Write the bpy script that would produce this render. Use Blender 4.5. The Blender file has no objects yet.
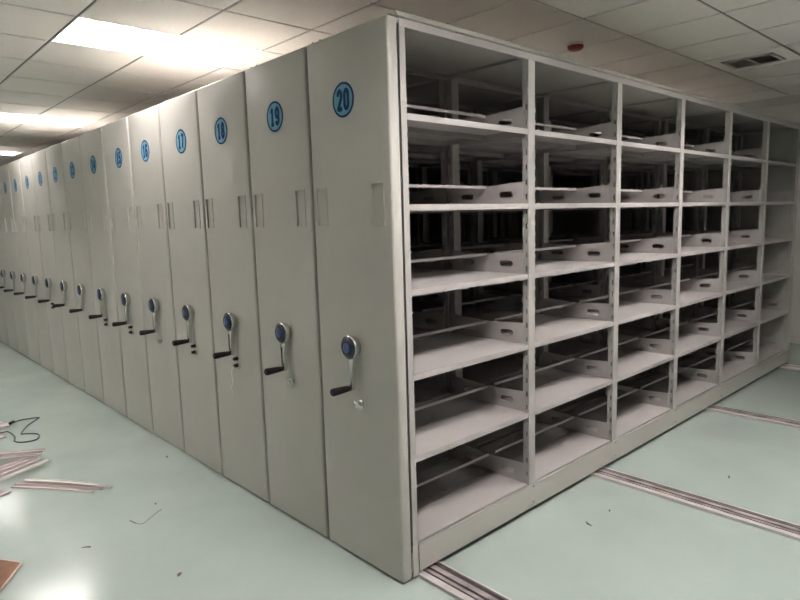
import bpy, bmesh, math, random
from mathutils import Vector, Matrix
random.seed(7)
SC = bpy.context.scene
COL = SC.collection
PI = math.pi

# ------------------------------------------------------------------ materials
def mat(name, color, rough=0.5, metal=0.0, var=0.0, vscale=6.0, bump=0.0, bscale=200.0, emit=None, strength=0.0, rvar=0.0, color2=None, spec=0.5):
    m = bpy.data.materials.new(name); m.use_nodes = True
    nt = m.node_tree; N = nt.nodes; L = nt.links
    b = N['Principled BSDF']
    b.inputs['Base Color'].default_value = (*color, 1)
    b.inputs['Roughness'].default_value = rough
    b.inputs['Metallic'].default_value = metal
    b.inputs['Specular IOR Level'].default_value = spec
    tc = N.new('ShaderNodeTexCoord')
    if var > 0 or color2:
        n = N.new('ShaderNodeTexNoise'); n.inputs['Scale'].default_value = vscale; n.inputs['Detail'].default_value = 5
        L.new(tc.outputs['Object'], n.inputs['Vector'])
        r = N.new('ShaderNodeValToRGB')
        c2 = color2 or tuple(max(0, c * (1 - var)) for c in color)
        c1 = color if color2 else tuple(min(1, c * (1 + var)) for c in color)
        r.color_ramp.elements[0].position = 0.35; r.color_ramp.elements[1].position = 0.65
        r.color_ramp.elements[0].color = (*c2, 1); r.color_ramp.elements[1].color = (*c1, 1)
        L.new(n.outputs['Fac'], r.inputs['Fac']); L.new(r.outputs['Color'], b.inputs['Base Color'])
        if rvar > 0:
            mr = N.new('ShaderNodeMapRange')
            mr.inputs['To Min'].default_value = rough - rvar; mr.inputs['To Max'].default_value = rough + rvar
            L.new(n.outputs['Fac'], mr.inputs['Value']); L.new(mr.outputs['Result'], b.inputs['Roughness'])
    if bump > 0:
        n2 = N.new('ShaderNodeTexNoise'); n2.inputs['Scale'].default_value = bscale; n2.inputs['Detail'].default_value = 3
        L.new(tc.outputs['Object'], n2.inputs['Vector'])
        bp = N.new('ShaderNodeBump'); bp.inputs['Strength'].default_value = bump; bp.inputs['Distance'].default_value = 0.002
        L.new(n2.outputs['Fac'], bp.inputs['Height']); L.new(bp.outputs['Normal'], b.inputs['Normal'])
    if emit:
        b.inputs['Emission Color'].default_value = (*emit, 1); b.inputs['Emission Strength'].default_value = strength
    return m

PAINT = mat('grey_powder_coat', (0.425, 0.41, 0.375), 0.42, var=0.02, vscale=3, bump=0.08, bscale=350)
INNER = mat('shelf_powder_coat', (0.40, 0.372, 0.362), 0.45, var=0.02, vscale=4, bump=0.05, bscale=300)
POSTC = mat('upright_powder_coat', (0.37, 0.355, 0.335), 0.42, var=0.02, vscale=4, bump=0.05, bscale=300)
SEAL = mat('dark_rubber', (0.06, 0.065, 0.075), 0.6, var=0.1)
CHROME = mat('chrome', (0.64, 0.645, 0.63), 0.22, 1.0, var=0.05, vscale=20)
BLACK = mat('black_plastic', (0.012, 0.009, 0.010), 0.5, var=0.2, vscale=30, spec=0.25)
NAVY = mat('navy_cap_plastic', (0.014, 0.018, 0.030), 0.25, var=0.2, vscale=30)
BLUECAP = mat('blue_cap_centre', (0.025, 0.06, 0.20), 0.3, var=0.2, vscale=40)
DISC = mat('badge_light_blue', (0.15, 0.34, 0.45), 0.7, var=0.03, vscale=20, spec=0.15)
INK = mat('badge_dark_blue', (0.006, 0.038, 0.14), 0.7, var=0.05, vscale=20, spec=0.1)
TILE = mat('ceiling_tile', (0.86, 0.81, 0.77), 0.9, var=0.03, vscale=90, bump=0.25, bscale=260)
GRID = mat('ceiling_grid_metal', (0.10, 0.09, 0.083), 0.5, var=0.05)  # bars coloured dark to stand in for shade in the tile gaps
PLASTER = mat('wall_plaster', (0.66, 0.64, 0.61), 0.85, var=0.03, vscale=5, bump=0.1, bscale=120)
FLOOR = mat('green_floor_coating', (0.40, 0.465, 0.428), 0.155, color2=(0.362, 0.424, 0.39), vscale=1.6, rvar=0.04, bump=0.03, bscale=60)
ALU = mat('rail_aluminium', (0.60, 0.56, 0.55), 0.4, 0.25, var=0.05, vscale=10)
RAILBAR = mat('greasy_rail_steel', (0.36, 0.31, 0.31), 0.45, 0.3, var=0.35, vscale=9)
GROOVE = mat('rail_groove_shade', (0.05, 0.035, 0.04), 0.6, var=0.3, vscale=25)
FIXW = mat('fixture_white', (0.86, 0.86, 0.85), 0.35, var=0.01)
TUBE = mat('fluorescent_tube', (0.9, 0.9, 0.9), 0.4, var=0.01, emit=(1.0, 0.95, 0.93), strength=52.0)
TUBEB = mat('dim_fluorescent_tube', (0.9, 0.9, 0.9), 0.4, var=0.01, emit=(1.0, 0.95, 0.93), strength=33.0)  # same tubes with emission turned down to balance brightness
TUBEC = mat('added_weak_tube', (0.9, 0.9, 0.9), 0.4, var=0.01, emit=(1.0, 0.95, 0.93), strength=26.0)  # for the unseen fixtures added over the left aisle
RED = mat('red_plastic', (0.22, 0.008, 0.012), 0.4, var=0.1, vscale=30)
PINKW = mat('pinkish_white_plastic', (0.60, 0.50, 0.505), 0.45, var=0.06, vscale=12)
WHITEP = mat('off_white_plastic', (0.70, 0.66, 0.64), 0.4, var=0.06, vscale=12)
CARD = mat('brown_cardboard', (0.21, 0.105, 0.06), 0.8, var=0.12, vscale=25, bump=0.2, bscale=90)
CARDEDGE = mat('pale_torn_cardboard', (0.50, 0.40, 0.32), 0.85, var=0.1, vscale=40)
VENT = mat('vent_grey_metal', (0.46, 0.42, 0.40), 0.5, var=0.08, vscale=20)
VENTDARK = mat('vent_inside_shade', (0.03, 0.028, 0.028), 0.8, var=0.2)
SCRAPD = mat('dark_brown_scrap', (0.10, 0.07, 0.055), 0.7, var=0.2, vscale=40)
CABLE = mat('cable_sheath', (0.045, 0.045, 0.045), 0.5, var=0.1)
STRING = mat('white_string', (0.75, 0.72, 0.70), 0.7, var=0.05, vscale=60)

# ------------------------------------------------------------------ mesh helpers
def box(bm, x0, x1, y0, y1, z0, z1):
    v = [bm.verts.new((x, y, z)) for x in (x0, x1) for y in (y0, y1) for z in (z0, z1)]
    for f in ((0,1,3,2),(4,6,7,5),(0,4,5,1),(2,3,7,6),(0,2,6,4),(1,5,7,3)):
        bm.faces.new([v[i] for i in f])
    return v

def finish(name, bm, m, parent=None, smooth=None, bevel=0.0, mesh_only=False):
    if bevel > 0:
        bmesh.ops.bevel(bm, geom=list(bm.edges), offset=bevel, segments=2, profile=0.5, affect='EDGES', clamp_overlap=True)
    bmesh.ops.recalc_face_normals(bm, faces=list(bm.faces))
    me = bpy.data.meshes.new(name); bm.to_mesh(me); bm.free()
    for mm in (m if isinstance(m, (list, tuple)) else [m]): me.materials.append(mm)
    if smooth is not None:
        me.polygons.foreach_set('use_smooth', [True] * len(me.polygons))
        me.set_sharp_from_angle(angle=math.radians(smooth))
    if mesh_only: return me
    return place(name, me, parent)

def place(name, me, parent=None, loc=(0, 0, 0), rot=(0, 0, 0)):
    o = bpy.data.objects.new(name, me); COL.objects.link(o)
    o.location = loc; o.rotation_euler = rot
    if parent: o.parent = parent
    return o

def thing(name, label, cat, loc=(0, 0, 0), rot=(0, 0, 0), group=None):
    o = bpy.data.objects.new(name, None); COL.objects.link(o)
    o.empty_display_size = 0.05
    o.location = loc; o.rotation_euler = rot
    return tag(o, label, cat, group)

def tag(o, label, cat, group=None, kind=None):
    o['label'] = label; o['category'] = cat
    if group: o['group'] = group
    if kind: o['kind'] = kind
    return o

def struct(o):
    o['kind'] = 'structure'; return o

def slotted(bm, outer, holes, thick, frame):
    """flat sheet with holes; outer/holes are 2D loops, frame(u,v,w)->xyz, w = 0..thick"""
    eds = []
    for loop in [outer] + holes:
        vs = [bm.verts.new(frame(u, v, 0)) for u, v in loop]
        eds += [bm.edges.new((vs[i], vs[(i + 1) % len(vs)])) for i in range(len(vs))]
    r = bmesh.ops.triangle_fill(bm, use_beauty=True, use_dissolve=False, edges=eds)
    fs = [g for g in r['geom'] if isinstance(g, bmesh.types.BMFace)]
    r2 = bmesh.ops.extrude_face_region(bm, geom=fs)
    d = Vector(frame(0, 0, thick)) - Vector(frame(0, 0, 0))
    for g in r2['geom']:
        if isinstance(g, bmesh.types.BMVert): g.co += d

def rect(u0, u1, v0, v1): return [(u0, v0), (u1, v0), (u1, v1), (u0, v1)]

def oblong(cu, cv, hw, r, n=6):
    pts = []
    for i in range(n + 1): a = -PI/2 + PI * i / n; pts.append((cu + hw - r + r * math.cos(a), cv + r * math.sin(a)))
    for i in range(n + 1): a = PI/2 + PI * i / n; pts.append((cu - hw + r + r * math.cos(a), cv + r * math.sin(a)))
    return pts

def lathe(bm, prof, origin, axis='-x', seg=28):
    """prof: (distance along axis, radius)"""
    rings = []
    ox, oy, oz = origin
    for d, r in prof:
        ring = []
        for i in range(seg):
            a = 2 * PI * i / seg
            if axis == '-x': co = (ox - d, oy + r * math.cos(a), oz + r * math.sin(a))
            elif axis == '-z': co = (ox + r * math.cos(a), oy + r * math.sin(a), oz - d)
            else: co = (ox + d, oy + r * math.cos(a), oz + r * math.sin(a))
            ring.append(bm.verts.new(co))
        rings.append(ring)
    for a, b in zip(rings, rings[1:]):
        for i in range(seg): bm.faces.new((a[i], a[(i+1) % seg], b[(i+1) % seg], b[i]))
    bm.faces.new(rings[0]); bm.faces.new(list(reversed(rings[-1])))

def tube(bm, pts, rad, seg=8):
    pts = [Vector(p) for p in pts]; rings = []
    up = Vector((0, 0, 1))
    for i, p in enumerate(pts):
        t = (pts[min(i+1, len(pts)-1)] - pts[max(i-1, 0)]).normalized()
        a = up.cross(t)
        if a.length < 1e-4: a = Vector((1, 0, 0)).cross(t)
        a.normalize(); b = t.cross(a)
        r = rad[i] if isinstance(rad, (list, tuple)) else rad
        rings.append([bm.verts.new(p + r * (a * math.cos(2*PI*k/seg) + b * math.sin(2*PI*k/seg))) for k in range(seg)])
    for a, b in zip(rings, rings[1:]):
        for k in range(seg): bm.faces.new((a[k], a[(k+1) % seg], b[(k+1) % seg], b[k]))
    bm.faces.new(rings[0]); bm.faces.new(list(reversed(rings[-1])))

def spline(pts, n=6):
    P = [Vector(p) for p in pts]; out = []
    for i in range(len(P) - 1):
        p0, p1, p2, p3 = P[max(i-1, 0)], P[i], P[i+1], P[min(i+2, len(P)-1)]
        for k in range(n):
            t = k / n
            out.append(0.5 * ((2*p1) + (p2-p0)*t + (2*p0-5*p1+4*p2-p3)*t*t + (-p0+3*p1-3*p2+p3)*t**3))
    out.append(P[-1]); return out

# ------------------------------------------------------------------ dimensions
D = 0.5736            # pitch of the row
W = 0.556            # depth of one unit
Y0 = 0.0215           # front of unit 20
ZT = 2.416
X0 = 0.0985           # right edge of the first upright
BAY = 0.9
XE = X0 + 6 * BAY     # 5.4985
XO = 5.555            # outer face of far end panel
LV = [2.0468, 1.6749, 1.3136, 0.9401, 0.5685, 0.1662]
ZC = 2.815
GX, GY, GS = 0.085, 0.287, 0.6
XL, XR, XB = GX - 7*GS, GX + 11*GS, GX + 10*GS
YF, YB = GY - 8*GS, GY + 20*GS
LIGHT_CELLS = [(-1, -3), (-1, 3), (-1, 9), (-1, 15), (3, -3), (3, 3), (-5, 3), (-5, 9), (7, 3)]   # (column, row) of the left half of each 2 x 1 fixture

# ------------------------------------------------------------------ setting
bm = bmesh.new(); box(bm, XL - .2, XR + .2, YF - .2, YB + .2, -0.12, 0); struct(finish('floor', bm, FLOOR))
bm = bmesh.new(); box(bm, XL - .2, XL, YF - .2, YB + .2, 0, 3.0); struct(finish('wall_left', bm, PLASTER))
bm = bmesh.new(); box(bm, XR, XR + .2, YF - .2, YB + .2, 0, 3.0); struct(finish('wall_right', bm, PLASTER))
bm = bmesh.new(); box(bm, XL, XR, YB, YB + .2, 0, 3.0); struct(finish('wall_back', bm, PLASTER))
bm = bmesh.new(); box(bm, XL, XR, YF - .2, YF, 0, 3.0); struct(finish('wall_front', bm, PLASTER))
lit = set()
for i, j in LIGHT_CELLS: lit |= {(i, j), (i + 1, j)}
bm = bmesh.new(); gap = 0.009
for i in range(-7, 10):
    for j in range(-8, 20):
        if (i, j) in lit: continue
        x, y = GX + i*GS, GY + j*GS
        box(bm, x + gap, x + GS - gap, y + gap, y + GS - gap, ZC, ZC + 0.018)
nt = len(bm.faces)
box(bm, XB, XR, YF, YB, ZC, ZC + 0.02)                      # plain plaster border beside the right wall
nb = len(bm.faces)
for i in range(-7, 11):
    segs = [(YF, YB)]
    if i in (-4, 0, 4, 8):                                               # the bar stops at each fixture
        segs = []; a = YF
        for ci, j in LIGHT_CELLS:
            if ci + 1 != i: continue
            segs.append((a, GY + j*GS)); a = GY + (j+1)*GS
        segs.append((a, YB))
    for a, b_ in segs: box(bm, GX + i*GS - .014, GX + i*GS + .014, a, b_, ZC + .007, ZC + .03)
for j in range(-8, 21):
    y = GY + j*GS
    box(bm, XL, XB, y - .014, y + .014, ZC + .0075, ZC + .0295)
for f in list(bm.faces)[nb:]: f.material_index = 1
bm.faces.ensure_lookup_table()
for f in bm.faces[nt:nb]: f.material_index = 2
struct(finish('ceiling', bm, [TILE, GRID, PLASTER]))
bm = bmesh.new(); box(bm, XL - .2, XR + .2, YF - .2, YB + .2, ZC + .16, ZC + .24); struct(finish('ceiling_slab', bm, PLASTER))
bm = bmesh.new(); box(bm, XR - .012, XR, YF, YB, 0, .09); struct(finish('baseboard_right', bm, PLASTER))

# ------------------------------------------------------------------ light fixtures
FX = 2 * GS - .012; FY = GS - .012
def fixture_meshes():
    M = {}
    hx, hy = FX/2, FY/2; t = .006; h = .10
    b = bmesh.new()
    box(b, -hx, hx, -hy, hy, h - t, h)
    box(b, -hx, hx, -hy, -hy + t, 0, h); box(b, -hx, hx, hy - t, hy, 0, h)
    box(b, -hx, -hx + t, -hy, hy, 0, h); box(b, hx - t, hx, -hy, hy, 0, h)
    M['housing'] = finish('housing', b, FIXW, mesh_only=True)
    tubes = []; M['dim'] = []; M['weak'] = []
    for k in (-1, 0, 1):
        b = bmesh.new(); lathe(b, [(0, .012), (.01, .014), (1.13, .014), (1.14, .012)], (-.57, k * .187, .062), '+x', 10)
        tubes.append(finish('tube', b, TUBE, mesh_only=True, smooth=40))
        me = tubes[-1].copy(); me.materials[0] = TUBEB; M['dim'].append(me)
        me = tubes[-1].copy(); me.materials[0] = TUBEC; M['weak'].append(me)
    M['tubes'] = tubes
    b = bmesh.new()
    n = 9
    for k in range(1, n):                                   # cross blades, V in section
        x = -hx + 2*hx*k/n
        for s in (-1, 1):
            v = [b.verts.new(c) for c in ((x - .002*s, -hy + t, .002), (x - .002*s, hy - t, .002), (x + .010*s, hy - t, .040), (x + .010*s, -hy + t, .040))]
            b.faces.new(v)
    for y in (-.0935, .0935):
        for s in (-1, 1):
            v = [b.verts.new(c) for c in ((-hx + t, y - .002*s, .002), (hx - t, y - .002*s, .002), (hx - t, y + .022*s, .042), (-hx + t, y + .022*s, .042))]
            b.faces.new(v)
    M['louvre'] = finish('louvre', b, FIXW, mesh_only=True)
    return M
FM = fixture_meshes()
LABS = ['recessed ceiling light with louvre above the open front of the shelving',
        'lit recessed ceiling light with louvre nearest the camera, above units 16 and 17',
        'glaring recessed ceiling light second along the row of units',
        'farthest recessed ceiling light, at the upper left edge of the photo',
        'recessed ceiling light with louvre over the aisle before the third bay',
        'added out-of-view ceiling light with louvre above the middle of the shelving top',  # hidden fixture added so the caps bounce light onto the ceiling
        'added out-of-view ceiling light with louvre over the left aisle opposite units 16 and 17',  # unseen fixture added to brighten the end panels evenly
        'added out-of-view ceiling light with louvre over the left aisle opposite the far units',  # another unseen one, added to light the farther end panels
        'added out-of-view ceiling light with louvre above the far end of the shelving top']  # hidden fixture added to lift the right ceiling and wall
for (i, j), lab in zip(LIGHT_CELLS, LABS):
    t = thing('ceiling_light', lab, 'ceiling light', (GX + (i+1)*GS, GY + (j+.5)*GS, ZC), group='louvred ceiling lights')
    place('housing', FM['housing'], t)
    for me in FM['weak' if i < -1 else 'dim' if i < 0 and j > 0 else 'tubes']: place('tube', me, t)
    place('louvre', FM['louvre'], t)

# ceiling vents
def vent(cx, cy, sx, sy, lab):
    t = thing('ceiling_vent', lab, 'vent', (cx, cy, ZC))
    b = bmesh.new(); hx, hy = sx/2, sy/2
    for a in (rect(-hx, hx, -hy, -hy + .03), rect(-hx, hx, hy - .03, hy), rect(-hx, -hx + .03, -hy, hy), rect(hx - .03, hx, -hy, hy), rect(-hx, hx, -.012, .012)):
        box(b, a[0][0], a[1][0], a[0][1], a[2][1], -.010, 0)
    finish('frame', b, VENT, t, bevel=.002)
    b = bmesh.new(); box(b, -hx + .02, hx - .02, -hy + .02, hy - .02, -.0015, -.0005); finish('opening_shade', b, VENTDARK, t)  # near-black sheet painted in for the unlit inside of the vent
    b = bmesh.new(); box(b, -hx + .032, hx - .032, .016, hy - .034, -.0035, -.0025); finish('damper', b, VENT, t)
    for half in (-1, 1):
        n = 9
        for k in range(n):
            x = -hx + .035 + (sx - .07) * k/(n-1)
            b = bmesh.new()
            y0, y1 = (-hy + .03, -.012) if half < 0 else (.012, hy - .03)
            tl = .006
            v = [b.verts.new(c) for c in ((x - tl, y0, -.009), (x - tl, y1, -.009), (x + tl, y1, -.002), (x + tl, y0, -.002))]
            f = b.faces.new(v); bmesh.ops.solidify(b, geom=[f], thickness=.0012)
            finish('louvre', b, VENT, t)
    return t
vent(3.99, -.012, .33, .38, 'dark square ceiling vent with louvres over the right-hand aisle')

# smoke detector with red dust cover
t = thing('smoke_detector', 'red domed smoke detector on the ceiling above the shelving top', 'smoke detector', (2.34, .615, ZC))
b = bmesh.new(); lathe(b, [(0, .062), (.014, .062), (.018, .058)], (0, 0, 0), '-z', 24); finish('base', b, WHITEP, t, smooth=40)
b = bmesh.new(); lathe(b, [(.018, .056), (.030, .056), (.042, .048), (.050, .034), (.053, .012)], (0, 0, 0), '-z', 24); finish('dust_cover', b, RED, t, smooth=50)

# ------------------------------------------------------------------ floor rails
RAILS = [(.095, .245, 'aluminium floor rail nearest the near corner of unit 20'),
         (1.612, 1.762, 'long aluminium floor rail crossing the green floor in the middle of the right aisle'),
         (3.39, 3.54, 'aluminium floor rail third from the near corner, under the fourth bay'),
         (5.285, 5.43, 'farthest aluminium floor rail by the far end of the shelving')]
for x0, x1, lab in RAILS:
    t = thing('floor_rail', lab, 'rail', (x0, 0, 0), group='floor rails under the shelving')
    w = x1 - x0
    b = bmesh.new()
    box(b, 0, .034, -3.3, 11.6, 0, .016)
    box(b, w - .016, w - .006, -3.3, 11.6, .0, .016)
    box(b, .034, w - .016, -3.3, 11.6, .0005, .004)
    finish('track', b, ALU, t)
    b = bmesh.new()
    box(b, .048, .066, -3.3, 11.6, .0045, .013); box(b, .080, .108, -3.3, 11.6, .0045, .013)
    finish('running_bar', b, RAILBAR, t)
    b = bmesh.new()
    box(b, .0345, .0475, -3.3, 11.6, .004, .006); box(b, .0665, .0795, -3.3, 11.6, .004, .006)
    box(b, .1085, w - .0165, -3.3, 11.6, .004, .006); box(b, w - .006, w + .006, -3.3, 11.6, .0005, .004)
    finish('groove_shade_strip', b, GROOVE, t)  # dark strips paint the shade in the grooves and beside the far edge

# ------------------------------------------------------------------ shelving unit parts
def panel_mesh(recess):
    b = bmesh.new(); box(b, 0, .057, 0, W, .007, ZT)
    bmesh.ops.bevel(b, geom=list(b.edges), offset=.011, segments=4, profile=.5, affect='EDGES')
    me = finish('end_panel', b, PAINT, mesh_only=True)
    if recess:
        o = place('tmp', me)
        b = bmesh.new()
        for yc in (.088, .483): box(b, -.05, .0058, yc - .037, yc + .037, 1.595, 1.765)
        c = place('tmpc', finish('tmpc', b, PAINT, mesh_only=True))
        md = o.modifiers.new('b', 'BOOLEAN'); md.object = c; md.operation = 'DIFFERENCE'; md.solver = 'EXACT'
        dg = bpy.context.evaluated_depsgraph_get()
        me2 = bpy.data.meshes.new_from_object(o.evaluated_get(dg))
        bpy.data.objects.remove(o); bpy.data.objects.remove(c); bpy.data.meshes.remove(me)
        me = me2; me.name = 'end_panel'
    me.polygons.foreach_set('use_smooth', [True] * len(me.polygons)); me.set_sharp_from_angle(angle=math.radians(35))
    return me

PM = {}
PM['end_panel'] = panel_mesh(True)
PM['far_panel'] = panel_mesh(False)
b = bmesh.new()
for x0, x1, y0, y1 in ((0, 0, -.037, .037),):
    for (u0, u1, v0, v1) in ((-.041, -.036, -.089, .089), (.036, .041, -.089, .089), (-.036, .036, -.089, -.084), (-.036, .036, .084, .089)):
        box(b, -.0035, .0005, u0, u1, v0, v1)
PM['handle_frame'] = finish('handle_frame', b, PAINT, mesh_only=True, bevel=.001)
b = bmesh.new(); box(b, .0565, .064, .010, W - .010, .012, ZT - .012); PM['rubber_seal'] = finish('rubber_seal', b, SEAL, mesh_only=True)

def post_mesh(x0, x1, left, right, back):
    """folded upright; front face at y = .002 (or mirrored at the back), flanges with hook slots"""
    b = bmesh.new(); z0, z1 = .160, 2.384
    fy = (lambda y: W - y) if back else (lambda y: y)
    def bx(xa, xb, ya, yb): ya, yb = sorted((fy(ya), fy(yb))); box(b, xa, xb, ya, yb, z0, z1)
    bx(x0, x1, .002, .004)
    zs = []
    z = z0 + .05
    while z < z1 - .05:
        zs.append(z); z += .0743
    for flag, x in ((left, x0), (right, x1 - .002)):
        if flag:                                             # pierced flange: two strips joined by rungs between the slots
            bx(x, x + .002, .004, .010); bx(x, x + .002, .019, .036)
            ya, yb = sorted((fy(.010), fy(.019))); lo = z0
            for z in zs + [z1]:
                box(b, x, x + .002, ya, yb, lo, z); lo = z + .027
    bx(x0, x1, .036, .038)  # back wall added to block light so the slots look dark
    return finish('upright', b, POSTC, mesh_only=True)
PW = .056
PM['post'] = post_mesh(X0 - PW, X0, True, True, False)
PM['post_back'] = post_mesh(X0 - PW, X0, True, True, True)
PM['post_first'] = post_mesh(.0655, X0, False, True, False)
PM['post_first_back'] = post_mesh(.0655, X0, False, True, True)

def shelf_mesh():
    b = bmesh.new()
    L = BAY - PW - .004                      # between uprights, x from 0
    e = .0265
    for y0, y1 in ((.003, W/2 - .001), (W/2 + .001, W - .003)):
        box(b, 0, L, y0, y1, -.0016, 0)
        box(b, 0, L, y0, y0 + .0016, -e, -.0016); box(b, 0, L, y1 - .0016, y1, -e, -.0016)
        box(b, 0, L, y0 + .0016, y0 + .012, -e, -e + .0014); box(b, 0, L, y1 - .012, y1 - .0016, -e, -e + .0014)
        box(b, 0, .0016, y0 + .0016, y1 - .0016, -e, -.0016); box(b, L - .0016, L, y0 + .0016, y1 - .0016, -e, -.0016)
    ym = .27/2
    return finish('shelf', b, INNER, mesh_only=True)
PM['shelf'] = shelf_mesh()

b = bmesh.new()
slotted(b, [(.038, 0), (W - .038, 0), (W - .038, .112), (W/2 + .02, .1), (W/2 - .02, .1), (.038, .112)],
        [oblong(.145, .050, .044, .0155), oblong(W - .145, .050, .044, .0155)], .0016, lambda u, v, w: (w, u, v))
PM['plate'] = finish('divider_plate', b, INNER, mesh_only=True)
b = bmesh.new(); box(b, 0, BAY - PW - .008, -.004, .004, -.0075, .0075); PM['bar'] = finish('stop_bar', b, INNER, mesh_only=True, bevel=.0015)

# frame: base beams, top beams, cap
b = bmesh.new()
for y0, y1 in ((-.004, -.001), (W + .001, W + .004)):
    box(b, X0, XE, y0, y1, .030, .158); box(b, X0, XE, y0 + .002 if y0 < 0 else y0 - .006, y1 + .006 if y0 < 0 else y1 - .002, .156, .158); box(b, X0, XE, y0 + .002 if y0 < 0 else y0 - .006, y1 + .006 if y0 < 0 else y1 - .002, .030, .032)
box(b, .064, X0 - .0008, .001, .004, .012, .1598); box(b, .064, X0 - .0008, W - .004, W - .001, .012, .1598)
box(b, .064, XE, .003, .03, .030, .034); box(b, .064, XE, W - .03, W - .003, .030, .034)
for k in range(7): box(b, X0 - .04 + k*BAY, X0 - .01 + k*BAY, .0045, W - .0045, .036, .13)
PM['base'] = finish('base_frame', b, PAINT, mesh_only=True)
b = bmesh.new()
for k in range(1, 7):
    for z in (.148, .060):
        lathe_c = (X0 + k*BAY - .022, .0, z)
        n = 10; c = [bb for bb in range(n)]
        top = [b.verts.new((lathe_c[0] + .0055*math.cos(2*PI*q/n), -.006, z + .0055*math.sin(2*PI*q/n))) for q in range(n)]
        bot = [b.verts.new((lathe_c[0] + .007*math.cos(2*PI*q/n), -.004, z + .007*math.sin(2*PI*q/n))) for q in range(n)]
        b.faces.new(top)
        for q in range(n): b.faces.new((top[q], bot[q], bot[(q+1) % n], top[(q+1) % n]))
PM['screws'] = finish('base_screws', b, CHROME, mesh_only=True)
b = bmesh.new()
for y0, y1 in ((.0, .002), (W - .002, W)):
    box(b, .0655, XE, y0, y1, 2.382, 2.414)
box(b, .0655, XE, .002, .03, 2.382, 2.384); box(b, .0655, XE, W - .03, W - .002, 2.382, 2.384)
for k in range(7): box(b, X0 - .05 + k*BAY, X0 - .006 + k*BAY, .002, W - .002, 2.392, 2.412)
PM['top'] = finish('top_frame', b, INNER, mesh_only=True)
b = bmesh.new()
box(b, .020, XO - .02, .0035, W - .0035, 2.4195, 2.4215)
for m_ in (False, True):                                  # sloping lip along the front and the back edge
    fy = (lambda y: W - y) if m_ else (lambda y: y)
    v = [b.verts.new((x, fy(y), z)) for x in (.062, XO - .02) for y, z in ((.002, 2.4235), (.021, 2.4485), (.0225, 2.4475), (.0035, 2.4215))]
    for q in range(4): b.faces.new((v[q], v[(q+1) % 4], v[4 + (q+1) % 4], v[4 + q]))
    b.faces.new(v[:4]); b.faces.new(v[4:])
box(b, .10, XE, .008, W - .008, 2.406, 2.408)
PM['cap'] = finish('dust_cap', b, PAINT, mesh_only=True)
# plain carcass for the units whose shelves cannot be seen
b = bmesh.new()
for z in LV: box(b, .064, XE, .012, W - .004, z - .026, z)
for k in range(7): box(b, X0 + k*BAY - PW, X0 + k*BAY, .004, .012, .160, 2.384); box(b, X0 + k*BAY - PW, X0 + k*BAY, W - .004, W, .160, 2.384)
PM['carcass'] = finish('shelf_carcass', b, INNER, mesh_only=True)

# crank: local origin at the panel face, hub axis along -x
HY, HZ = .264, 1.048
b = bmesh.new()
lathe(b, [(0, .030), (.004, .046), (.012, .051), (.024, .0535), (.036, .056), (.040, .055), (.043, .052), (.041, .050)], (0, 0, 0), '-x', 32)
# arm growing out of the hub's skirt
secs = [(-.040, .026, -.006, .036), (-.060, .021, -.009, .038), (-.095, .016, -.013, .040), (-.140, .0145, -.016, .041), (-.185, .0135, -.018, .041), (-.199, .010, -.020, .040)]
prev = None
for z, hw, xa, xb in secs:
    ring = [b.verts.new(c) for c in ((-abs(xa), -hw, z), (-abs(xa), hw, z), (-xb + .003, hw, z), (-xb, hw*.6, z), (-xb, -hw*.6, z), (-xb + .003, -hw, z))]
    if prev:
        for q in range(6): b.faces.new((prev[q], prev[(q+1) % 6], ring[(q+1) % 6], ring[q]))
    else: b.faces.new(ring)
    prev = ring
b.faces.new(prev)
PM['arm'] = finish('crank_arm', b, CHROME, mesh_only=True, smooth=40)
b = bmesh.new(); lathe(b, [(0.0380, .050), (0.0440, .0495), (0.0490, .043), (0.0530, .032), (0.0545, .019), (0.0548, .004)], (0, 0, 0), '-x', 28); PM['hubcap'] = finish('hub_cap', b, NAVY, mesh_only=True, smooth=50)
b = bmesh.new(); lathe(b, [(0.0530, .024), (0.0550, .022), (0.0570, .015), (0.0576, .004)], (0, 0, 0), '-x', 22); PM['hubcentre'] = finish('cap_centre', b, BLUECAP, mesh_only=True, smooth=50)
b = bmesh.new(); lathe(b, [(0.0320, .009), (0.0420, .011), (0.0460, .0135), (0.0630, .0145), (0.0930, .0165), (0.1280, .0180), (0.1380, .0178), (0.1420, .0145)], (0, 0, -.187), '-x', 20); PM['grip'] = finish('grip', b, BLACK, mesh_only=True, smooth=45)
b = bmesh.new(); box(b, -.0422, -.0405, -.004, .005, -.170, -.075); PM['dark_reflection'] = finish('arm_reflection', b, BLACK, mesh_only=True)  # black strip painting a dark reflection on the chrome arm
# locks under the crank
b = bmesh.new(); lathe(b, [(0, .012), (.010, .012), (.012, .010), (.026, .010), (.028, .008)], (0, 0, 0), '-x', 16); PM['knob'] = finish('lock_knob', b, BLACK, mesh_only=True, smooth=40)
b = bmesh.new(); lathe(b, [(0, .016), (.004, .016), (.006, .013), (.012, .013)], (0, -.016, -.003), '-x', 16); PM['lockring'] = finish('lock_ring', b, CHROME, mesh_only=True, smooth=40)
b = bmesh.new()
lathe(b, [(0, .016), (.005, .016), (.008, .012), (.016, .011)], (0, 0, 0), '-x', 16)
for a in (-.5, .35):
    c, s = math.cos(a), math.sin(a)
    vs = [(u, v) for u, v in ((-.030, -.006), (.030, -.006), (.030, .006), (-.030, .006))]
    fr = [b.verts.new((-.018 - .004*(a > 0), u*c - v*s, u*s + v*c - .004)) for u, v in vs]
    bk = [b.verts.new((-.015 - .004*(a > 0), u*c - v*s, u*s + v*c - .004)) for u, v in vs]
    b.faces.new(fr); b.faces.new(bk)
    for q in range(4): b.faces.new((fr[q], fr[(q+1) % 4], bk[(q+1) % 4], bk[q]))
PM['lock'] = finish('keyed_lock', b, CHROME, mesh_only=True)
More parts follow.
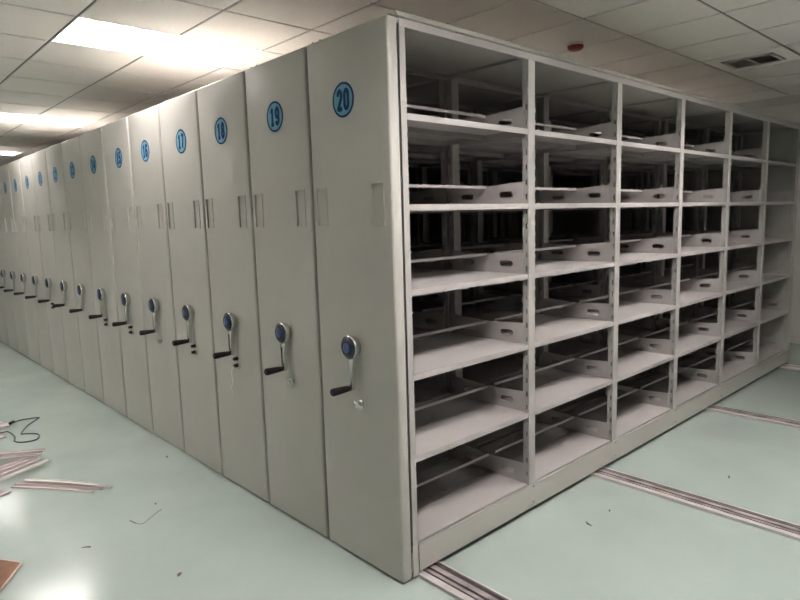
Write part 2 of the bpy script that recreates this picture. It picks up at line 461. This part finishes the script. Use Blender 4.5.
# badge
b = bmesh.new(); lathe(b, [(0, .072), (.0012, .072)], (0, 0, 0), '-x', 40); PM['disc'] = finish('number_badge', b, DISC, mesh_only=True)
b = bmesh.new()
rings = []
for x, r in ((-.0010, .0655), (-.0018, .0655), (-.0018, .0745), (0, .0745)):
    rings.append([b.verts.new((x, r*math.cos(2*PI*q/40), r*math.sin(2*PI*q/40))) for q in range(40)])
for q0, q1 in ((0, 1), (1, 2), (2, 3)):
    for q in range(40): b.faces.new((rings[q0][q], rings[q0][(q+1) % 40], rings[q1][(q+1) % 40], rings[q1][q]))
PM['ring'] = finish('ring', b, INK, mesh_only=True)

def arc(cx, cy, rx, ry, a0, a1, n=12):
    return [(cx + rx*math.cos(math.radians(a0 + (a1-a0)*k/n)), cy + ry*math.sin(math.radians(a0 + (a1-a0)*k/n))) for k in range(n + 1)]
# centre lines of condensed bold figures in a box 1 wide (x) and 2 high (y)
FIG = {'0': [arc(.5, 1.5, .5, .5, 0, 180) + arc(.5, .5, .5, .5, 180, 360) + [(1, 1.5)]],
       '1': [[(.12, 1.62), (.55, 2), (.55, 0)], [(.15, 0), (.95, 0)]],
       '2': [arc(.5, 1.5, .5, .5, 170, -20) + [(.62, .8), (0, 0), (1, 0)]],
       '3': [arc(.48, 1.52, .48, .48, 160, -90) + arc(.48, .52, .52, .52, 90, -160)],
       '4': [[(.78, 0), (.78, 2), (0, .55), (1.1, .55)]],
       '5': [[(.95, 2), (.1, 2), (.02, 1.05)] + arc(.48, .6, .52, .6, 120, -155)],
       '6': [arc(.5, 1.5, .5, .5, 20, 180) + [(0, .5)], arc(.5, .58, .5, .58, 0, 360, 20)],
       '7': [[(0, 2), (1, 2), (.38, 0)]],
       '8': [arc(.5, 1.53, .44, .47, 0, 360, 20), arc(.5, .53, .5, .53, 0, 360, 20)],
       '9': [arc(.5, 1.42, .5, .58, 0, 360, 20), [(1, 1.5)] + arc(.5, .5, .5, .5, 0, -160)]}
def digits_mesh(txt):
    b = bmesh.new(); cw, ch, hs = .0240, .0375, .0094        # figure width, half height, half stroke
    pitch = .046; x = -.0000 if len(txt) == 1 else -pitch/2
    layer = 0
    for c in txt:
        for line in FIG[c]:
            pts = [Vector((x + (p[0] - .5)*cw, (p[1] - 1)*ch)) for p in line]
            for p, q in zip(pts, pts[1:]):
                d = (q - p)
                if d.length < 1e-6: continue
                n = Vector((-d.y, d.x)).normalized()*hs; e = d.normalized()*hs*.45
                cor = [p - e + n, p - e - n, q + e - n, q + e + n]
                xx = -.0014 - layer*4e-6; layer += 1
                b.faces.new([b.verts.new((xx, -v.x, v.y)) for v in cor])
        x += pitch
    me = bpy.data.meshes.new('digits'); b.to_mesh(me); b.free(); me.materials.append(INK)
    return me

# ------------------------------------------------------------------ the row of units
def unit(k):
    n = 20 - k
    ynudge = .0 if k < 6 else .018
    if n == 20: lab = 'nearest grey mobile shelving unit, badge 20, with empty open shelves facing the aisle'
    elif n >= 8: lab = 'grey mobile shelving unit with badge %d between badges %d and %d' % (n, n + 1, n - 1)
    else: lab = 'grey mobile shelving unit %s beyond badge 8 at the left edge of the photo' % {7: 'next', 6: 'second', 5: 'third'}[n]
    t = thing('mobile_shelving_unit', lab, 'shelving', (0, Y0 + k*D + ynudge, 0), group='row of mobile shelving units')
    ep = place('end_panel', PM['end_panel'], t)
    for yc in (.088, .483): place('handle_frame', PM['handle_frame'], ep, (0, yc, 1.68))
    bd = place('number_badge', PM['disc'], t, (0, W/2 + {20: .018, 17: -.035, 16: -.012, 15: -.05, 14: -.03}.get(n, 0), 2.134 if k == 0 else 2.139))
    place('ring', PM['ring'], bd)
    place('digits', digits_mesh(str(n)), bd)
    cr = place('crank_arm', PM['arm'], t, (0, HY + (.004 if k else .013), HZ)); cr['label'] = 'chrome crank arm'
    hc = place('hub_cap', PM['hubcap'], cr); hc['label'] = 'dark navy hub cap'
    c2 = place('cap_centre', PM['hubcentre'], cr); c2['label'] = 'blue centre of the hub cap'
    g = place('grip', PM['grip'], cr); g['label'] = 'black plastic crank grip'
    if n in (18, 19): place('arm_reflection', PM['dark_reflection'], cr)
    if n in (20, 19, 16):
        l = place('keyed_lock', PM['lock'], t, (0, HY - .018, .787)); l['label'] = 'silver lock with keys'
    if n in (18, 17, 15, 14, 11):
        a = place('lock_knob', PM['knob'], t, (0, HY - .008, .824)); a['label'] = 'black lock knob'
        a = place('lock_knob', PM['knob'], t, (0, HY - .010, .783)); a['label'] = 'black lock knob'
        place('lock_ring', PM['lockring'], t, (0, HY - .010, .783))
    s = place('rubber_seal', PM['rubber_seal'], t); s['label'] = 'dark rubber seal strip'
    place('base_frame', PM['base'], t)
    place('top_frame', PM['top'], t)
    place('dust_cap', PM['cap'], t)
    place('far_end_panel', PM['far_panel'], t, (XE, 0, 0))
    if k == 0: place('base_screws', PM['screws'], t)
    if k > 2:
        place('shelf_carcass', PM['carcass'], t); return t
    place('upright', PM['post_first'], t); place('upright', PM['post_first_back'], t)
    for q in range(1, 7):
        place('upright', PM['post'], t, (q*BAY, 0, 0)); place('upright', PM['post_back'], t, (q*BAY, 0, 0))
    for q in range(6):
        xs = X0 + q*BAY
        for z in LV:
            sh = place('shelf', PM['shelf'], t, (xs + .002, 0, z))
            if z == LV[5]: sh.location.y = .0095; sh.scale.y = .966      # bottom shelf sits inside the base frame
            place('stop_bar', PM['bar'], t, (xs + .004, W/2, z + .096))
            place('divider_plate', PM['plate'], t, (xs + BAY - PW - .0022, 0, z + .0004))
    return t
UNITS = [unit(k) for k in range(16)]

# white string hanging from the lock of unit 18
ys = Y0 + 2*D + HY - .02
b = bmesh.new()
tube(b, spline([(-.031, ys, .782), (-.030, ys + .03, .760), (-.022, ys + .055, .715), (-.020, ys + .050, .675), (-.018, ys + .075, .640), (-.016, ys + .060, .60), (-.015, ys + .085, .565)]), .0028, 6)
tag(finish('white_string', b, STRING, smooth=60), 'white string dangling from the lock of the unit with badge 18', 'string')

# ------------------------------------------------------------------ litter on the left aisle floor
def ribbon(p0, p1, w, th, z0, z1, bow=0.0, twist=0.0, fray=0.0, m=PINKW, name='plastic_strip', n=10):
    b = bmesh.new(); p0 = Vector((*p0, z0)); p1 = Vector((*p1, z1)); d = p1 - p0
    side = Vector((-d.y, d.x, 0)).normalized(); rows = []
    for i in range(n + 1):
        t = i / n; c = p0 + d*t + side * bow * math.sin(PI*t); a = twist * t
        s = side * math.cos(a) + Vector((0, 0, 1)) * math.sin(a); up = Vector((0, 0, 1)) * math.cos(a) - side * math.sin(a)
        hw = w/2 * (1 - fray * max(0, t - .7) / .3)
        c = c + Vector((0, 0, 1)) * abs(math.sin(a)) * hw
        # shallow channel section with two turned-up edges
        prof = [(-hw, 0), (hw, 0), (hw, th*2.2), (hw*.86, th*2.2), (hw*.84, th), (-hw*.84, th), (-hw*.86, th*2.2), (-hw, th*2.2)]
        rows.append([b.verts.new(c + s*u + up*v) for u, v in prof])
    for r0, r1 in zip(rows, rows[1:]):
        for q in range(8): b.faces.new((r0[q], r0[(q+1) % 8], r1[(q+1) % 8], r1[q]))
    b.faces.new(rows[0]); b.faces.new(list(reversed(rows[-1])))
    return finish(name, b, m)

G1 = 'bundle of pink strips on the floor'
L1 = 'pinkish plastic edging strip in the thick bundle at the left edge of the floor'
for (a, c, z0, z1, w, mm) in (((-1.55, 2.56), (-.745, 2.915), .024, .030, .035, WHITEP), ((-1.55, 2.64), (-.78, 2.985), .024, .030, .040, PINKW),
                     ((-1.55, 2.73), (-.80, 3.05), .024, .028, .040, PINKW), ((-1.55, 2.83), (-.76, 3.115), .022, .026, .040, PINKW),
                     ((-1.5, 2.66), (-.80, 2.97), .001, .001, .040, PINKW), ((-1.5, 2.78), (-.82, 3.08), .001, .001, .040, PINKW),
                     ((-1.3, 3.45), (-.735, 3.10), .052, .047, .040, PINKW), ((-1.3, 3.34), (-.80, 3.03), .052, .047, .030, PINKW)):
    a, c = (a[0], a[1] - .11), (c[0], c[1] - .11)
    tag(ribbon(a, c, w, .005, z0, z1, m=mm), L1, 'plastic strip', G1)
L2 = 'long thin pinkish strip lying flat in front of the bundle, pointing at the units'
for (a, c, z, w, mm) in (((-.985, 2.60), (-.62, 2.09), .001, .035, PINKW), ((-.945, 2.59), (-.575, 2.045), .014, .032, WHITEP), ((-1.015, 2.56), (-.67, 2.08), .001, .028, PINKW)):
    tag(ribbon(a, c, w, .004, z, z + .0005, bow=.015, fray=.7, m=mm), L2, 'plastic strip', 'long thin strips on the floor')
L3 = 'bent pinkish strip in the tangle beside the black cable at the left edge'
for (a, c, z0, z1, tw, w) in (((-1.4, 3.60), (-.85, 3.71), .001, .001, .0, .07), ((-1.4, 4.08), (-.785, 4.14), .001, .001, .0, .06), ((-1.3, 3.9), (-.775, 3.95), .03, .018, .35, .06)):
    tag(ribbon(a, c, w, .006, z0, z1, bow=.02, twist=tw, m=PINKW), L3, 'plastic strip', 'tangled strips by the cable')
tag(ribbon((-1.5, 2.25), (-1.05, 2.50), .05, .005, .001, .002, m=PINKW), 'short pinkish strip end at the left edge between the bundle and the cardboard', 'plastic strip')

t = thing('black_cable', 'thin black cable looped on the floor beside the pinkish strips', 'cable', (-.7, 3.8, 0))
def loc(pts, z=.005): return [(x + .7, y - 3.8, z) for x, y in pts]
b = bmesh.new()
tube(b, spline(loc([(-.72, 4.07), (-.67, 4.10), (-.60, 4.09), (-.53, 4.06), (-.555, 4.02), (-.655, 3.88), (-.735, 3.70), (-.715, 3.66), (-.655, 3.60), (-.645, 3.53), (-.69, 3.44), (-.775, 3.45), (-.815, 3.53), (-.79, 3.64), (-.80, 3.82)]) + [(-.84 + .7, .04, .005), (-.95 + .7, .05, .005)]), .0046, 8)
finish('wire', b, CABLE, t, smooth=60)
b = bmesh.new(); tube(b, loc([(-.75, 4.03), (-.735, 4.055), (-.715, 4.075)], .013), [.011, .013, .009], 10); finish('plug', b, BLACK, t, smooth=60)

# cardboard corner
t = thing('cardboard_sheet', 'brown cardboard piece with torn pale edge at the bottom left corner of the floor', 'cardboard', (-1.25, 1.48, 0))
b = bmesh.new()
out = [(.062, -.002), (-.005, .105), (-.25, .14), (-.50, -.10), (-.42, -.50), (-.085, -.235)]
vs = [b.verts.new((x, y, .004)) for x, y in out]; vt = [b.verts.new((x, y, .012)) for x, y in out]
b.faces.new(vt); b.faces.new(vs)
for q in range(6): b.faces.new((vs[q], vs[(q+1) % 6], vt[(q+1) % 6], vt[q]))
finish('sheet', b, CARD, t)
b = bmesh.new()
def lip(p, q, w):
    p, q = Vector((*p, 0)), Vector((*q, 0)); s = Vector((-(q-p).y, (q-p).x, 0)).normalized()*w
    n = 6; lo = []; hi = []
    for i in range(n + 1):
        c = p.lerp(q, i/n); j = s * random.uniform(.5, 1.3)
        lo.append((b.verts.new(c + Vector((0, 0, .0125))), b.verts.new(c - j + Vector((0, 0, .0125))), b.verts.new(c - j + Vector((0, 0, .003))), b.verts.new(c + Vector((0, 0, .003)))))
    for r0, r1 in zip(lo, lo[1:]):
        for a in range(4): b.faces.new((r0[a], r0[(a+1) % 4], r1[(a+1) % 4], r1[a]))
    b.faces.new(lo[0]); b.faces.new(lo[-1])
lip((.062, -.002), (-.005, .105), .010); lip((-.005, .105), (-.25, .14), .010); lip((-.085, -.235), (.062, -.002), .008)
finish('torn_edge', b, CARDEDGE, t)

# small dark object at the left edge
b = bmesh.new(); lathe(b, [(-.03, .02), (-.03, .032), (.03, .032), (.03, .02)], (-.70, 4.93, .033), '+x', 20)
tag(finish('black_roll', b, BLACK, smooth=40), 'small black roll on the floor at the left edge behind the cable', 'roll')

# scraps: (x, y, length, width, angle, material, label)
SCRAPS = [(-.671, .83, .026, .022, .4, SCRAPD, 'small brown chip alone on the near floor left of unit 20'),
          (-.46, 1.651, .016, .010, 1.2, SCRAPD, 'tiny dark crumb on the floor just beyond the curved dark thread'),
          (-.112, 2.327, .03, .014, .9, SCRAPD, 'small dark scrap on the floor close to the unit with badge 16'),
          (-.912, 1.416, .045, .007, -.9, SCRAPD, 'thin grey sliver on the floor between the cardboard and the curved thread'),
          (1.065, -.274, .045, .012, 1.0, SCRAPD, 'curled dark scrap on the green floor before the second bay'),
          (1.269, -.277, .014, .010, .3, SCRAPD, 'tiny dark crumb near the curled scrap on the green floor'),
          (2.16, -.58, .030, .010, .1, SCRAPD, 'brown splinter on the green floor beyond the long middle rail'),
          (.10, -.10, .050, .022, -.6, CARDEDGE, 'torn tan paper bit beside the rail at the near corner')]
for x, y, l, w, a, m, lab in SCRAPS:
    b = bmesh.new(); n = 5; rows = []
    for i in range(n + 1):
        u = l*(i/n - .5); v = .25*l*math.sin(2.2*i/n); hw = w/2*(1 - .6*abs(2*i/n - 1))*random.uniform(.8, 1.1)
        rows.append([b.verts.new((u, v - hw, .0004)), b.verts.new((u, v + hw, .0004)), b.verts.new((u, v + hw, .002 + .003*i/n)), b.verts.new((u, v - hw, .002 + .003*i/n))])
    for r0, r1 in zip(rows, rows[1:]):
        for q in range(4): b.faces.new((r0[q], r0[(q+1) % 4], r1[(q+1) % 4], r1[q]))
    b.faces.new(rows[0]); b.faces.new(rows[-1])
    o = finish('floor_scrap', b, m); o.location = (x, y, 0); o.rotation_euler = (0, 0, a); tag(o, lab, 'scrap')

THREAD = [(-.646, 1.548), (-.633, 1.494), (-.607, 1.46), (-.541, 1.505), (-.493, 1.541), (-.467, 1.549)]
b = bmesh.new()
tube(b, spline([(x, y, .0026) for x, y in THREAD]), [.0025]*7 + [.0014]*24, 5)
tag(finish('dark_thread', b, SCRAPD), 'thin curved dark thread on the floor left of the unit with badge 18', 'thread')

# ------------------------------------------------------------------ world, camera, colour management
w = bpy.data.worlds.new('World'); SC.world = w; w.use_nodes = True
w.node_tree.nodes['Background'].inputs['Color'].default_value = (0, 0, 0, 1)
f, C, yaw, pit, rol = 615.454, (-1.7072, -1.8607, 1.615), 0.7448, -0.1308, -0.0288
fw = Vector((math.sin(yaw)*math.cos(pit), math.cos(yaw)*math.cos(pit), math.sin(pit)))
r = Vector((math.cos(yaw), -math.sin(yaw), 0)); u = r.cross(fw)
c, s = math.cos(rol), math.sin(rol)
r2 = c*r + s*u; u2 = -s*r + c*u
cam = bpy.data.cameras.new('Camera'); co = bpy.data.objects.new('Camera', cam); COL.objects.link(co)
M = Matrix((r2, u2, -fw)).transposed().to_4x4(); M.translation = Vector(C)
co.matrix_world = M
cam.sensor_width = 36; cam.lens = f / 800 * 36; cam.clip_start = .05; cam.clip_end = 60
SC.camera = co
SC.view_settings.view_transform = 'Standard'; SC.view_settings.look = 'None'
SC.view_settings.exposure = 1.55; SC.view_settings.gamma = 1.0; SC.view_settings.use_curve_mapping = False
SC.cycles.use_denoising = True
SC.cycles.max_bounces = 10; SC.cycles.diffuse_bounces = 6
